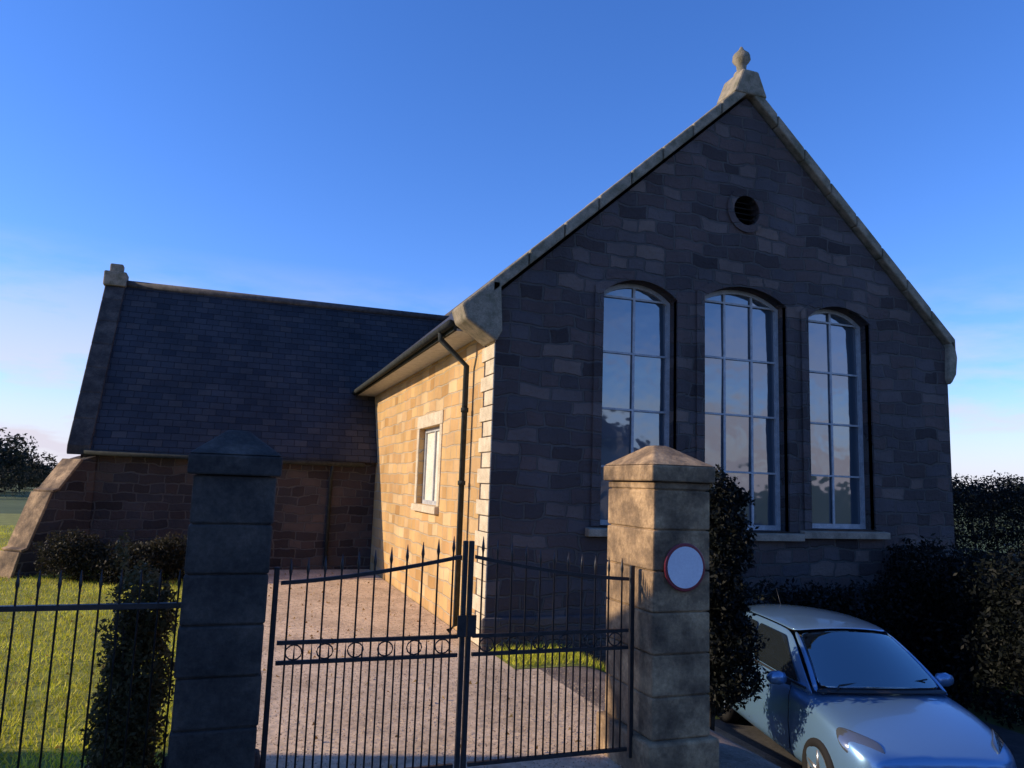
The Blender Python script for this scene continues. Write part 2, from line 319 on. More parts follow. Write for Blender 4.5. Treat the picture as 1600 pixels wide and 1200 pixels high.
# gable windows
def gable_window(cx, hw, z0, z1, cols, rows):
    ins = arch(cx, hw, z0, z1, RISE)
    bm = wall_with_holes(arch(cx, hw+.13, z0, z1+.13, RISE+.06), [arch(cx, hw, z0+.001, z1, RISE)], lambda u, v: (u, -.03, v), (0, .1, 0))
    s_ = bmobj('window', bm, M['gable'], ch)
    MB().prism([(cx-hw-.2, -.11, z0-.13), (cx-hw-.2, -.11, z0-.03), (cx-hw-.2, .22, z0+.004), (cx-hw-.2, .22, z0-.13)], (2*hw+.4, 0, 0)).build('sill', M['dress'], s_, bevel=.01)
    fr = arch(cx, hw-.002, z0+.006, z1-.003, RISE); inn = arch(cx, hw-.06, z0+.075, z1-.065, RISE-.03)
    bmobj('frame', wall_with_holes(fr, [inn], lambda u, v: (u, .17, v), (0, .07, 0)), M['white'], s_)
    pn = MB(); zz = [z0+.03]+[z0+(z1-RISE-z0)*j/(rows-1) for j in range(1, rows)]+[z1+.02]
    for i in range(cols):
        for j in range(rows):
            ua, ub = cx-hw+2*hw*i/cols, cx-hw+2*hw*(i+1)/cols; ta, tb = random.uniform(-.006, .006), random.uniform(-.006, .006)
            pn.add([(ua, .21-ta-tb, zz[j]), (ub, .21+ta-tb, zz[j]), (ub, .21+ta+tb, zz[j+1]), (ua, .21-ta+tb, zz[j+1])], [(0, 1, 2, 3)])
    pn.build('pane', M['glass'], s_)
    b = MB()
    for i in range(1, cols): u = cx-hw+2*hw*i/cols; b.box((u-.018, .178, z0+.07), (u+.018, .2, z1-.04-RISE*(.1 if cols == 2 else .2)))
    for j in range(1, rows): v = z0+(z1-RISE-z0)*j/(rows-1); b.box((cx-hw+.055, .18, v-.014), (cx+hw-.055, .198, v+.014))
    b.build('glazing_bar', M['white'], s_)
for (c, h, a, b_), k in zip(WIN, (2, 3, 2)): gable_window(c, h, a, b_, k, 5)
# inner darkness behind the panes: side walls and floor of the nave close the volume
# side wall with window(s)
SW = [(3.35, .72, 1.62, 2.92)]
holes = [[(c-h, a), (c-h, b_), (c+h, b_), (c+h, a)] for c, h, a, b_ in SW]
bmobj('side_wall', wall_with_holes([(.452, -.1), (18, -.1), (18, 4.0), (.452, 4.0)], holes, lambda u, v: (0.004, u, v), (.42, 0, 0)), M['litstone'], ch)
qn = MB()
for k in range(21):       # quoins at the sunlit front corner
    z = .0+k*.2; l = .34 if k % 2 else .52
    qn.box((-.018, .0, z+.006), (.003, l, z+.194))
qn.build('quoins', M['cream'], ch, bevel=.008)
for c, h, a, b_ in SW:
    f_ = MB()
    for q in ((c-h, c-h+.07, a, b_), (c+h-.07, c+h, a, b_), (c-h+.07, c+h-.07, a, a+.07), (c-h+.07, c+h-.07, b_-.07, b_), (c-.025, c+.025, a+.07, b_-.07)): f_.box((.10, q[0], q[2]), (.16, q[1], q[3]))
    wf = f_.build('side_window', M['white'], ch)
    MB().add([(.13, c-h+.03, a+.03), (.13, c+h-.03, a+.03), (.13, c+h-.03, b_-.03), (.13, c-h+.03, b_-.03)], [(0, 1, 2, 3)]).build('blind', M['blind'], wf)
    MB().box((-.07, c-h-.12, a-.12), (.1, c+h+.12, a-.002)).build('sill', M['cream'], wf, bevel=.01)
    MB().box((-.015, c-h-.16, b_+.002), (.03, c+h+.16, b_+.22)).build('lintel', M['cream'], wf, bevel=.01)
    MB().box((-.015, c-h-.14, a), (.03, c-h-.002, b_)).build('jamb', M['cream'], wf, bevel=.01); MB().box((-.015, c+h+.002, a), (.03, c+h+.14, b_)).build('jamb', M['cream'], wf, bevel=.01)
MB().box((W-.42, .452, -1), (W-.004, 18, 4.3)).build('far_side_wall', M['litstone'], ch)
MB().box((.43, 17.6, -.1), (W-.43, 18, 4.3)).add([(.0, 17.9, 4.0), (W, 17.9, 4.0), (W/2, 17.9, AP-.1), (0, 18, 4.0), (W, 18, 4.0), (W/2, 18, AP-.1)], [(0, 1, 2), (3, 5, 4), (0, 2, 5, 3), (1, 4, 5, 2)]).build('rear_wall', M['wing'], ch)
# nave roof: two slabs with overhanging eaves
def slab(x0, z0, x1, z1, y0, y1, th):
    return MB().prism([(x0, y0, z0), (x1, y0, z1), (x1, y0, z1+th), (x0, y0, z0+th)], (0, y1-y0, 0))
OV = .42
slab(-OV, RZ0-SL*OV, W/2, AP, .32, 18.1, .05).build('roof', M['slate_y'], ch)
slab(W+.10, RZ0-SL*.10, W/2, AP, .32, 18.1, .05).build('roof', M['slate_y'], ch)
MB().tube([(W/2, .4, AP+.06), (W/2, 18.1, AP+.06)], .09, 10).build('ridge_tiles', M['ridge'], ch)
# gable copings, kneelers, finial
def coping(side):
    xe = -.10 if side < 0 else W+.10; m_ = MB(); L_ = 8
    for i in range(L_):
        a0, a1 = i/L_, (i+1)/L_-.004
        p = lambda a: (xe+(W/2-xe)*a, RZ0+SL*(-.10)+(AP-RZ0+SL*.10)*a)
        (xa, za), (xb, zb) = p(a0), p(a1); jz = random.uniform(-.008, .008)
        m_.prism([(xa, -.10, za+.0), (xb, -.10, zb+.0), (xb, -.10, zb+.2+jz), (xa, -.10, za+.2+jz)], (0, .50, 0))
    return m_.build('coping', M['mosscope'], ch, bevel=.02)
coping(-1); coping(1)
MB().prism([(-.44, -.10, 4.06), (-.02, -.10, 3.80), (.06, -.10, 3.95), (.02, -.10, 4.60), (-.10, -.10, 4.60), (-.50, -.10, 4.24)], (0, .52, 0)).build('kneeler', M['mosscope'], ch, bevel=.03)
MB().prism([(W+.10, -.10, 4.02), (W-.02, -.10, 3.84), (W-.06, -.10, 3.95), (W-.02, -.10, 4.60), (W+.08, -.10, 4.58), (W+.14, -.10, 4.30)], (0, .52, 0)).build('kneeler', M['mosscope'], ch, bevel=.04)
fi = MB().prism([(W/2-.3, -.12, AP-.06), (W/2+.3, -.12, AP-.06), (W/2+.14, -.12, AP+.34), (W/2-.14, -.12, AP+.34)], (0, .5, 0))
fo = fi.build('apex_stone', M['mosscope'], ch, bevel=.03)
MB().lathe([(.10, 0), (.12, .05), (.07, .1), (.08, .2), (.14, .27), (.13, .36), (.05, .44), (.02, .5)], (W/2, .12, AP+.34), 10).build('finial', M['mosscope'], fo)
# gutter, fascia and downpipe on the sunlit side
ez = RZ0-SL*OV
MB().box((-OV-.02, .45, ez-.12), (-OV+.02, 9.4, ez+.02)).build('fascia', M['castiron'], ch)
MB().box((-OV+.02, .45, ez-.12), (-.0, 9.4, ez-.09)).build('soffit', M['white'], ch)
MB().tube([(-OV-.07, .45, ez-.03), (-OV-.07, 9.3, ez-.06)], .055, 10).build('gutter', M['castiron'], ch)
dp = MB().tube([(-OV-.07, .95, ez-.06), (-OV-.07, .95, ez-.16), (-.10, .95, ez-.5), (-.10, .95, .12), (-.2, .95, .04)], .04, 10)
for z in (1, 2, 3): dp.lathe([(.055, -.03), (.055, .03)], (-.10, .95, z), 10)
dp.build('downpipe', M['castiron'], ch)
# wing
S0, TL, WE, WR, HW = 8.4, 6.0, 2.7, 6.35, 2.1
WW = []
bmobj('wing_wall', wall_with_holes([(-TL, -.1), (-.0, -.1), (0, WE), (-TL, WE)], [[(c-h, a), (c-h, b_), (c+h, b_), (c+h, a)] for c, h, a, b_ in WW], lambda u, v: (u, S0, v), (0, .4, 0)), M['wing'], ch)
for c, h, a, b_ in WW:
    f_ = MB()
    for q in ((c-h, c-h+.05, a, b_), (c+h-.05, c+h, a, b_), (c-h+.05, c+h-.05, a, a+.05), (c-h+.05, c+h-.05, b_-.05, b_), (c-.02, c+.02, a+.05, b_-.05), (c-h+.05, c-.02, (a+b_)/2-.02, (a+b_)/2+.02), (c+.02, c+h-.05, (a+b_)/2-.02, (a+b_)/2+.02)): f_.box((q[0], S0+.12, q[2]), (q[1], S0+.17, q[3]))
    wf = f_.build('wing_window', M['white'], ch)
    MB().add([(c-h+.02, S0+.15, a+.02), (c+h-.02, S0+.15, a+.02), (c+h-.02, S0+.15, b_-.02), (c-h+.02, S0+.15, b_-.02)], [(0, 1, 2, 3)]).build('pane', M['glass'], wf)
    MB().box((c-h-.1, S0-.06, a-.1), (c+h+.1, S0+.12, a-.002)).build('sill', M['cream'], wf, bevel=.01)
MB().prism([(-TL, S0+.402, -.1), (-TL, S0+2*HW, -.1), (-TL, S0+2*HW, WE), (-TL, S0+HW, WR-.05), (-TL, S0+.402, WE+(WR-WE)*.402/HW-.05)], (.4, 0, 0)).build('wing_end_wall', M['litstone'], ch)
wr = (WR-WE)/HW
MB().prism([(-TL-.02, S0-.18, WE-.18*wr), (-TL-.02, S0+HW, WR), (-TL-.02, S0+HW, WR+.05), (-TL-.02, S0-.18, WE-.18*wr+.05)], (TL+3.0, 0, 0)).build('wing_roof', M['slate_x'], ch)
MB().prism([(-TL-.02, S0+2*HW+.18, WE-.18*wr), (-TL-.02, S0+HW, WR), (-TL-.02, S0+HW, WR+.05), (-TL-.02, S0+2*HW+.18, WE-.18*wr+.05)], (TL+3.0, 0, 0)).build('wing_roof', M['slate_x'], ch)
MB().tube([(-TL, S0+HW, WR+.06), (2.5, S0+HW, WR+.06)], .09, 10).build('wing_ridge_tiles', M['ridge'], ch)
wc = MB()
for i in range(7):
    a0, a1 = i/7, (i+1)/7-.005; p = lambda a: (S0-.22+(HW+.22)*a, WE-.22*wr+(WR-WE+.22*wr)*a)
    (ya, za), (yb, zb) = p(a0), p(a1)
    wc.prism([(-TL-.22, ya, za-.02), (-TL-.22, yb, zb-.02), (-TL-.22, yb, zb+.18), (-TL-.22, ya, za+.18)], (.42, 0, 0))
    ya, yb = 2*(S0+HW)-ya, 2*(S0+HW)-yb
    wc.prism([(-TL-.22, ya, za-.02), (-TL-.22, yb, zb-.02), (-TL-.22, yb, zb+.18), (-TL-.22, ya, za+.18)], (.42, 0, 0))
wc.build('wing_coping', M['shadepier'], ch, bevel=.02)
MB().box((-TL-.26, S0+HW-.2, WR-.05), (-TL+.22, S0+HW+.2, WR+.30)).box((-TL-.16, S0+HW-.12, WR+.30), (-TL+.12, S0+HW+.12, WR+.5)).build('wing_finial', M['mosscope'], ch, bevel=.03)
MB().tube([(-TL+.1, S0-.25, WE-.34), (-.3, S0-.25, WE-.38)], .055, 10).build('wing_gutter', M['castiron'], ch)
MB().tube([(-1.0, S0-.25, WE-.4), (-1.0, S0-.06, WE-.7), (-1.0, S0-.06, .08)], .04, 10).build('wing_downpipe', M['castiron'], ch)
# diagonal battered buttress at the wing's outer corner
u = Vector((-1, -1, 0)).normalized(); q = Vector((1, -1, 0)).normalized(); o = Vector((-TL+.12, S0+.12, -.1))
pr = [(0, 0), (1.45, 0), (1.32, .55), (1.2, .6), (.85, 1.65), (.72, 1.7), (.3, 2.3), (0, 2.4)]
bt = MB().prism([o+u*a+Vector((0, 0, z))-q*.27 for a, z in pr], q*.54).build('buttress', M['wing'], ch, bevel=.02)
cs = MB()
for (a0, z0), (a1, z1) in zip(pr[1:], pr[2:7]):
    dn = Vector((z1-z0, a0-a1)).normalized()*.05
    cs.prism([o+u*(a0+.002)+Vector((0, 0, z0+.004))-q*.3, o+u*(a1+.002)+Vector((0, 0, z1-.004))-q*.3, o+u*(a1+.002+dn[0])+Vector((0, 0, z1-.004+dn[1]))-q*.3, o+u*(a0+.002+dn[0])+Vector((0, 0, z0+.004+dn[1]))-q*.3], q*.6)
cs.build('weathering', M['pier'], bt, bevel=.01)

# ------------------------------------------------------------------ gate piers, gate, railings
GY = -4.2
def pier(name, x0, x1, y0, y1, h, label, pm='pier'):
    t_ = empty(name, ((x0+x1)/2, (y0+y1)/2, 0)); tag(t_, label, 'gate pier', 'stone piers flanking the gate')
    hx, hy = (x1-x0)/2, (y1-y0)/2
    s_ = MB(); z = .26; 
    while z < h-.3:
        e = min(z+.29, h-.28); j = random.uniform(-.006, .006); s_.box((-hx+j, -hy+j, z+.004), (hx+j, hy+j, e-.004)); z = e
    s_.box((-hx+.02, -hy+.02, .2), (hx-.02, hy-.02, h-.28))
    s_.build('shaft', M[pm], t_, bevel=.012)
    MB().box((-hx-.05, -hy-.05, -.12), (hx+.05, hy+.05, .26)).build('base', M[pm], t_, bevel=.02)
    c = MB().box((-hx-.03, -hy-.03, h-.28), (hx+.03, hy+.03, h-.16))
    c.add([(-hx-.03, -hy-.03, h-.158), (hx+.03, -hy-.03, h-.158), (hx+.03, hy+.03, h-.158), (-hx-.03, hy+.03, h-.158), (-.06, -.06, h), (.06, -.06, h), (.06, .06, h), (-.06, .06, h)],
          [(0, 3, 2, 1), (0, 1, 5, 4), (1, 2, 6, 5), (2, 3, 7, 6), (3, 0, 4, 7), (4, 5, 6, 7)])
    c.build('cap', M[pm], t_, bevel=.012)
    return t_
pier('gate_pier', -3.24, -2.77, GY, GY+.5, 2.28, 'stone gate pier left of the gates, in front of the dark slate wing', 'shadepier')
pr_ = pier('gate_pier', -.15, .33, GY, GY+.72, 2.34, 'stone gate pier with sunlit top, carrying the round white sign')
sg = empty('round_sign', (.10, GY-.012, 1.45))
tag(sg, 'round white sign with dark red rim on the right gate pier', 'sign')
MB().lathe([(.17, -.0), (.172, -.012), (.165, -.016), (.0, -.016)], (0, 0, 0), 40, 'y', False).build('plate', plain('dark red sign rim', (.22, .03, .04), .4), sg)
MB().lathe([(.148, -.017), (.148, -.020), (.0, -.020)], (0, 0, 0), 40, 'y', False).build('face', noise_mat('white sign face', (.68, .70, .74), (.76, .78, .8), 5, .5, 0, fine=.08), sg)
def bars(x0, x1, zb, topf, step, dog=None, y=GY+.2):
    m_ = MB(); nn = int(round((x1-x0)/step))
    for i in range(nn+1):
        x = x0+(x1-x0)*i/nn; z = topf(x)
        m_.tube([(x, y, zb), (x, y, z), (x, y, z+.03), (x, y, z+.11)], [.0065, .0065, .012, .002], 6)
        if dog and i < nn:
            xx = x+(x1-x0)/nn/2; m_.tube([(xx, y, zb), (xx, y, dog), (xx, y, dog+.08)], [.006, .006, .001], 6)
    return m_
def leaf(x0, x1, label, hinge):
    t_ = empty('gate', (x0, GY+.2, 0)); t_.location = (0, 0, 0); tag(t_, label, 'gate', 'pair of iron gates between the piers')
    y = GY+.2
    xc = x1 if hinge < 0 else x0
    topf = lambda x: 1.38+.17*(1-abs(x-xc)/abs(x1-x0))**1.5
    MB().box((x0, y-.02, .1), (x0+.032, y+.016, topf(x0)+.06)).build('stile', M['iron'], t_, bevel=.004)
    MB().box((x1-.032, y-.016, .1), (x1, y+.016, topf(x1)+.06)).build('stile', M['iron'], t_, bevel=.004)
    for z in (.16, .86, .98): MB().box((x0+.046, y-.012, z-.012), (x1-.046, y+.012, z+.012)).build('rail', M['iron'], t_)
    r_ = MB()
    xs = [x0+.046+(x1-x0-.092)*i/12 for i in range(13)]
    for a, b_ in zip(xs, xs[1:]): r_.prism([(a, y-.012, topf(a)-.05), (b_, y-.012, topf(b_)-.05), (b_, y-.012, topf(b_)-.026), (a, y-.012, topf(a)-.026)], (0, .024, 0))
    r_.build('top_rail', M['iron'], t_)
    bars(x0+.1, x1-.1, .16, topf, .105, .9).build('bars', M['iron'], t_)
    for i in range(6):
        sc_ = MB()
        cx = x0+.15+(x1-x0-.3)*i/5
        sc_.tube([(cx+.05*math.cos(a), y, .92+.045*math.sin(a)) for a in np.linspace(0, 6.283, 13)], .005, 5, cap=False)
        sc_.build('ring', M['iron'], t_)
    MB().box((xc-.06*(1 if hinge < 0 else 0), y-.035, .98), (xc+.06*(0 if hinge < 0 else 1), y-.021, 1.12)).build('latch', M['iron'], t_)
    return t_
leaf(-2.73, -1.475, 'left leaf of the black iron double gate', -1)
leaf(-1.465, -.19, 'right leaf of the black iron double gate', 1)
def railing(x0, x1, label):
    t_ = empty('railing', (0, 0, 0)); tag(t_, label, 'railing')
    y = GY+.2; z1 = 1.32
    bars(x0+.06, x1-.02, .0, lambda x: z1, .105, None).build('bars', M['iron'], t_)
    for z in (.14, 1.22): MB().box((x0, y-.02, z-.015), (x1, y+.02, z+.015)).build('rail', M['iron'], t_)
    for x in np.arange(x1-1.9, x0, -1.9):
        MB().box((x-.022, y-.03, -.05), (x+.022, y+.03, 1.42)).lathe([(.03, 1.42), (.045, 1.46), (.02, 1.51)], (x, y, 0), 10).build('post', M['iron'], t_)
railing(-9.5, -3.25, 'black iron railings in front of the lawn, left of the gate piers')
# ------------------------------------------------------------------ planting
sh = empty('shrub', (-3.53, -3.55, 0)); tag(sh, 'olive brown upright shrub growing beside the left gate pier', 'shrub')
bl = [((random.uniform(-.07, .07)+.03, random.uniform(-.1, .1), .12+.1*i), (.23-.006*i, .2, .2)) for i in range(12)]+[((random.uniform(-.16, .16), random.uniform(-.1, .1), random.uniform(.4, 1.5)), (.05, .05, .13)) for _ in range(12)]
leaves('foliage', M['leafolive'], bl, 15000, .019, sh)
st = MB()
for i in range(6): a = i*1.05; st.tube([(0, 0, 0), (.05*math.cos(a), .05*math.sin(a), .5), (.12*math.cos(a), .12*math.sin(a), 1.1)], [.014, .01, .004], 6)
st.build('stem', M['bark'], sh)
def hedge(x0, y0, x1, y1, h, th, label, n, name='hedge', mat='leafdark', z=0):
    t_ = empty(name, (0, 0, z)); zo = z; tag(t_, label, 'hedge')
    k = int(math.hypot(x1-x0, y1-y0)/.6)+1; bl = []
    for i in range(k+1):
        for z in np.arange(.35, h, .45):
            a = i/k; bl.append(((x0+(x1-x0)*a+random.uniform(-.1, .1), y0+(y1-y0)*a+random.uniform(-.1, .1), min(z, h-.4)+random.uniform(-.06, .1)), (.5, th/2, .42)))
    leaves('foliage', M[mat], bl, n, .035, t_)
    s_ = MB()
    if name == 'field_hedge': return
    for i in range(k): a = (i+.5)/k; X, Y = x0+(x1-x0)*a, y0+(y1-y0)*a; s_.tube([(X, Y, -.1), (X+.05, Y, h*.4), (X-.1, Y, h*.75)], [.035, .025, .01], 6)
    s_.build('stems', M['bark'], t_)
hedge(3.4, -.75, 8.6, -.75, 1.5, .55, 'low dark hedge along the foot of the gable wall', 42000, z=LANE)
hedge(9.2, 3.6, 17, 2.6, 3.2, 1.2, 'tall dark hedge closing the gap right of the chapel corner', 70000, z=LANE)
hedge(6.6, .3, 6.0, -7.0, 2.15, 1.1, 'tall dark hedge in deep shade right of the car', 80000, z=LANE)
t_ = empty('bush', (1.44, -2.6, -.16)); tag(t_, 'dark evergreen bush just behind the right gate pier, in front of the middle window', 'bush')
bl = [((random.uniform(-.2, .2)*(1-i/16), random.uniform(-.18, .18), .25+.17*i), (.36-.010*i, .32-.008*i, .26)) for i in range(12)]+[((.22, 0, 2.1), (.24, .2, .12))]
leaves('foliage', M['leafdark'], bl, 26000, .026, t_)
st = MB()
for j in range(6): a = j*1.05; st.tube([(0, 0, -.4), (.06*math.cos(a), .06*math.sin(a), .7), (.16*math.cos(a), .16*math.sin(a), 1.8)], [.025, .016, .005], 6)
st.build('stem', M['bark'], t_)
for i, (x, y, r, h, lab) in enumerate([(-5.55, 6.9, .62, .95, 'dark rounded shrub at the foot of the buttress'), (-4.75, 6.5, .55, .8, 'dark shrub below the wing wall, second from the buttress'), (-4.0, 6.9, .6, .9, 'dark shrub below the wing wall, just left of the gate pier')]):
    t_ = empty('shrub', (x, y, 0)); tag(t_, lab, 'shrub', 'shrubs along the foot of the wing')
    bl = [((random.uniform(-.25, .25)*r*2, random.uniform(-.25, .25)*r, h*random.uniform(.2, .62)), (r*.75, r*.55, h*.36)) for _ in range(8)]
    leaves('foliage', M['leafshrub'], bl, 7000, .03, t_)
    st = MB()
    for j in range(5): st.tube([(0, 0, -.03), (.2*math.cos(j*1.3), .2*math.sin(j*1.3), h*.6)], [.018, .006], 5)
    st.build('stem', M['bark'], t_)
def tree(x, y, h, r, label, n, mat='leafmid', leaf_=.12, cat='tree', group='trees along the far field edge'):
    t_ = empty('tree', (x, y, 0)); tag(t_, label, cat, group)
    rr = random.Random(int(x*13+y*7)); tk = MB(); tk.tube([(0, 0, -.2), (.03*h, 0, h*.3), (0, .02*h, h*.6), (0, 0, h*.85)], [h*.035, h*.026, h*.016, h*.005], 8)
    bl = []
    for i in range(13):
        a = rr.uniform(0, 6.28); e = rr.uniform(.3, .95); d = r*rr.uniform(.2, .75)*(1.1-abs(e-.55)); c = (d*math.cos(a), d*math.sin(a), h*e)
        tk.tube([(0, 0, h*e*.6), (c[0]*.5, c[1]*.5, h*e*.82), c], [h*.013, h*.008, h*.003], 5)
        s_ = r*rr.uniform(.28, .48); bl.append((c, (s_, s_, s_*.75)))
    tk.build('trunk', M['bark'], t_); leaves('crown', M[mat], bl, n, leaf_, t_)
wv = lambda az, d: (-3.0+d*math.sin(az), -9.02+d*math.cos(az))
az0 = math.radians(19.8)
for i, (px, d, h, r, lab) in enumerate([(-10, 75, 4.3, 4.6, 'dark rounded tree at the left edge, beyond the lawn'), (48, 88, 3.3, 3.6, 'low dark tree just left of the wing, on the skyline'),
        (-75, 70, 4.4, 4.2, 'tree cut off by the left frame edge'), (1508, 108, 3.5, 4.2, 'dark tree just right of the chapel corner'), (1560, 115, 4.0, 5.2, 'broad dark tree between the chapel and the right edge'), (1620, 104, 3.7, 4.6, 'dark tree at the right frame edge')]):
    x, y = wv(az0+math.atan((px-800)/1175), d); tree(x, y, h, r, lab, 5000, leaf_=.16)
for i, (px, d, l) in enumerate([(20, 60, 'left'), (1570, 42, 'right')]):
    x, y = wv(az0+math.atan((px-800)/1175), d)
    hedge(x-9, y-2, x+9, y+2, 2.1, 1.6, 'field hedge below the trees at the %s edge of the view' % l, 22000, 'field_hedge', 'leafmid')

# ------------------------------------------------------------------ car
M['paint'] = noise_mat('silver blue metallic paint', (.17, .32, .52), (.19, .35, .56), 400, .30, 0, metal=.55, spec=.5, fine=.05)
b_ = M['paint'].node_tree.nodes['Principled BSDF']; b_.inputs['Coat Weight'].default_value = 1; b_.inputs['Coat Roughness'].default_value = .04
M['cglass'] = plain('tinted car glass', (.012, .016, .018), .02, 0, .8); M['cglass'].node_tree.nodes['Principled BSDF'].inputs['IOR'].default_value = 1.6
M['wscreen'] = plain('windscreen glass', (.09, .18, .22), .02, 0, .8, 1); M['wscreen'].node_tree.nodes['Principled BSDF'].inputs['IOR'].default_value = 2.0
M['seat'] = noise_mat('grey seat cloth', (.05, .055, .06), (.09, .095, .1), 30, .95, .2, .002)
m_, N_, L_, b_ = newmat('windscreen', .02); M['wscreen'] = m_
gl_ = N_.new('ShaderNodeBsdfGlossy'); gl_.inputs['Roughness'].default_value = .02; gl_.inputs['Color'].default_value = (.85, .98, 1, 1)
tp_ = N_.new('ShaderNodeBsdfTransparent'); tp_.inputs['Color'].default_value = (.62, .74, .74, 1)
fr_ = N_.new('ShaderNodeFresnel'); fr_.inputs['IOR'].default_value = 4.2; ms_ = N_.new('ShaderNodeMixShader')
L_.new(fr_.outputs[0], ms_.inputs[0]); L_.new(tp_.outputs[0], ms_.inputs[1]); L_.new(gl_.outputs[0], ms_.inputs[2]); L_.new(ms_.outputs[0], N_['Material Output'].inputs[0])
M['rubber'] = plain('tyre rubber', (.015, .015, .016), .8, 0, .2)
M['trim'] = plain('black trim plastic', (.02, .02, .022), .5)
M['alloy'] = plain('alloy wheel', (.4, .41, .43), .3, .8)
M['lamp'] = plain('clear lamp lens', (.16, .18, .2), .08, .6, .8, 1)
M['red'] = plain('red lamp lens', (.25, .01, .01), .15, 0, .6, 1)
def lerp(a, b, t): return tuple(a[i]+(b[i]-a[i])*t for i in range(len(a)))
def patch(rows, name, mat, parent, thick=0, sub=1):
    nr, nc = len(rows), len(rows[0]); m_ = MB()
    m_.add([p for r in rows for p in r], [(i*nc+j, i*nc+j+1, (i+1)*nc+j+1, (i+1)*nc+j) for i in range(nr-1) for j in range(nc-1)], True)
    o = m_.build(name, mat, parent)
    if thick: s_ = o.modifiers.new('solid', 'SOLIDIFY'); s_.thickness = thick; s_.offset = 0
    if sub: s_ = o.modifiers.new('sub', 'SUBSURF'); s_.levels = sub; s_.render_levels = sub
    return o
def car(loc, rz, label):
    t_ = empty('parked_car', loc, rz); tag(t_, label, 'car')
    ST = [(1.95, .52, .34, .56, .60), (1.90, .66, .26, .62, .67), (1.78, .755, .20, .68, .75), (1.45, .80, .19, .79, .87), (1.0, .825, .19, .87, .95), (.6, .835, .19, .905, .96),
          (-.2, .84, .19, .93, .965), (-1.0, .84, .19, .94, .97), (-1.5, .825, .20, .935, .965), (-1.80, .77, .24, .90, .93), (-1.92, .69, .30, .84, .87), (-1.95, .6, .36, .78, .80)]
    rings = []
    for x, hw, lo, shz, tp in ST:
        half = [(0, lo), (hw*.8, lo), (hw*.97, lo+.06), (hw, lo+.2), (hw*1.0, (lo+shz)/2+.08), (hw*.975, shz-.04), (hw*.93, shz), (hw*.8, shz+(tp-shz)*.55), (hw*.4, tp-.005), (0, tp)]
        rings.append([(x, -y, z) for y, z in half]+[(x, y, z) for y, z in half[-2:0:-1]])
    nn = len(rings[0]); m_ = MB()
    m_.add([p for r in rings for p in r], [(i*nn+j, i*nn+(j+1) % nn, (i+1)*nn+(j+1) % nn, (i+1)*nn+j) for i in range(len(rings)-1) for j in range(nn)]+[tuple(range(nn))[::-1], tuple(range((len(rings)-1)*nn, len(rings)*nn))], True)
    body = m_.build('body', M['paint'], t_)
    cut = MB()
    for x in (1.24, -1.2):
        for s in (-1, 1): cut.lathe([(.345, s*.60), (.345, s*.95)], (x, 0, .30), 28, 'y')
    co = cut.build('cutter', M['trim']); 
    s_ = body.modifiers.new('sub', 'SUBSURF'); s_.levels = 2; s_.render_levels = 2
    bo = body.modifiers.new('arches', 'BOOLEAN'); bo.operation = 'DIFFERENCE'; bo.object = co; bo.solver = 'EXACT'
    dg = bpy.context.evaluated_depsgraph_get(); me = bpy.data.meshes.new_from_object(body.evaluated_get(dg)); body.modifiers.clear(); body.data = me
    for p in me.polygons: p.use_smooth = True
    bpy.data.objects.remove(co)
    # cabin
    def cab(x, wz):      # half section at x: belt -> roof
        return None
    belt = [(.98, .70, .93), (.55, .735, .93), (-.3, .75, .945), (-1.1, .745, .955), (-1.72, .66, .95)]
    top = [(.22, .535, 1.375), (.05, .565, 1.40), (-.45, .585, 1.415), (-1.0, .575, 1.40), (-1.42, .53, 1.35)]
    for s in (-1, 1):
        bt = [(x, s*y, z) for x, y, z in belt]; tt = [(x, s*y, z) for x, y, z in top]
        rows = [[(x, y*1.0, z-.03) for x, y, z in bt], bt, [tuple(lerp(a, b, .5)[i]+(0, s*.022, 0)[i] for i in range(3)) for a, b in zip(bt, tt)], tt]
        patch(rows, 'pillar_panel', M['paint'], body, .02, 2)
        def P(u, v):     # u along 0..1 (front..rear), v up
            k = min(3, int(u*4)); f = u*4-k; a = lerp(bt[k], bt[k+1], f); b = lerp(tt[k], tt[k+1], f); p = lerp(a, b, v); bul = .022*4*v*(1-v)
            return (p[0], p[1]+s*(bul+.016), p[2]+.002)
        for u0, u1, nm in ((.105, .50, 'front_side_window'), (.525, .90, 'rear_side_window')):
            rows = [[P(u0+(u1-u0)*(i/8)+(.045*(v if nm[0] == 'f' else -.4*v)*(1-i/8)), .07+.80*v) for i in range(9)] for v in (0, .25, .5, .75, 1)]
            patch(rows, nm, M['cglass'], t_, .006, 1)
        tr = MB().tube([P(.06+.86*i/10, .035) for i in range(11)], .011, 6); tr.build('window_seal', M['trim'], t_)
        mi = MB().lathe([(.02, -.1), (.075, -.06), (.085, .02), (.06, .08), (.01, .1)], (0, 0, 0), 12, 'y')
        mo = mi.build('door_mirror', M['paint'], t_); mo.location = (.60, s*.90, .98); mo.scale = (.75, 1.05, .85)
        MB().tube([(.60, s*.76, .93), (.60, s*.86, .96)], .022, 8).build('mirror_arm', M['trim'], t_)
        for x in (-.12, -.98): MB().tube([(x+.09, s*.835, .80), (x+.06, s*.862, .805), (x-.06, s*.862, .805), (x-.09, s*.835, .80)], .014, 8).build('door_handle', M['paint'], t_)
        hl = [[(1.62, s*.76, .60), (1.80, s*.66, .56), (1.90, s*.48, .54)], [(1.52, s*.775, .70), (1.73, s*.68, .685), (1.865, s*.50, .655)], [(1.42, s*.73, .79), (1.62, s*.64, .775), (1.76, s*.48, .735)]]
        patch([[ (x+.02, y*1.02, z+.005) for x, y, z in r] for r in hl], 'headlight', M['lamp'], t_, .02, 2)
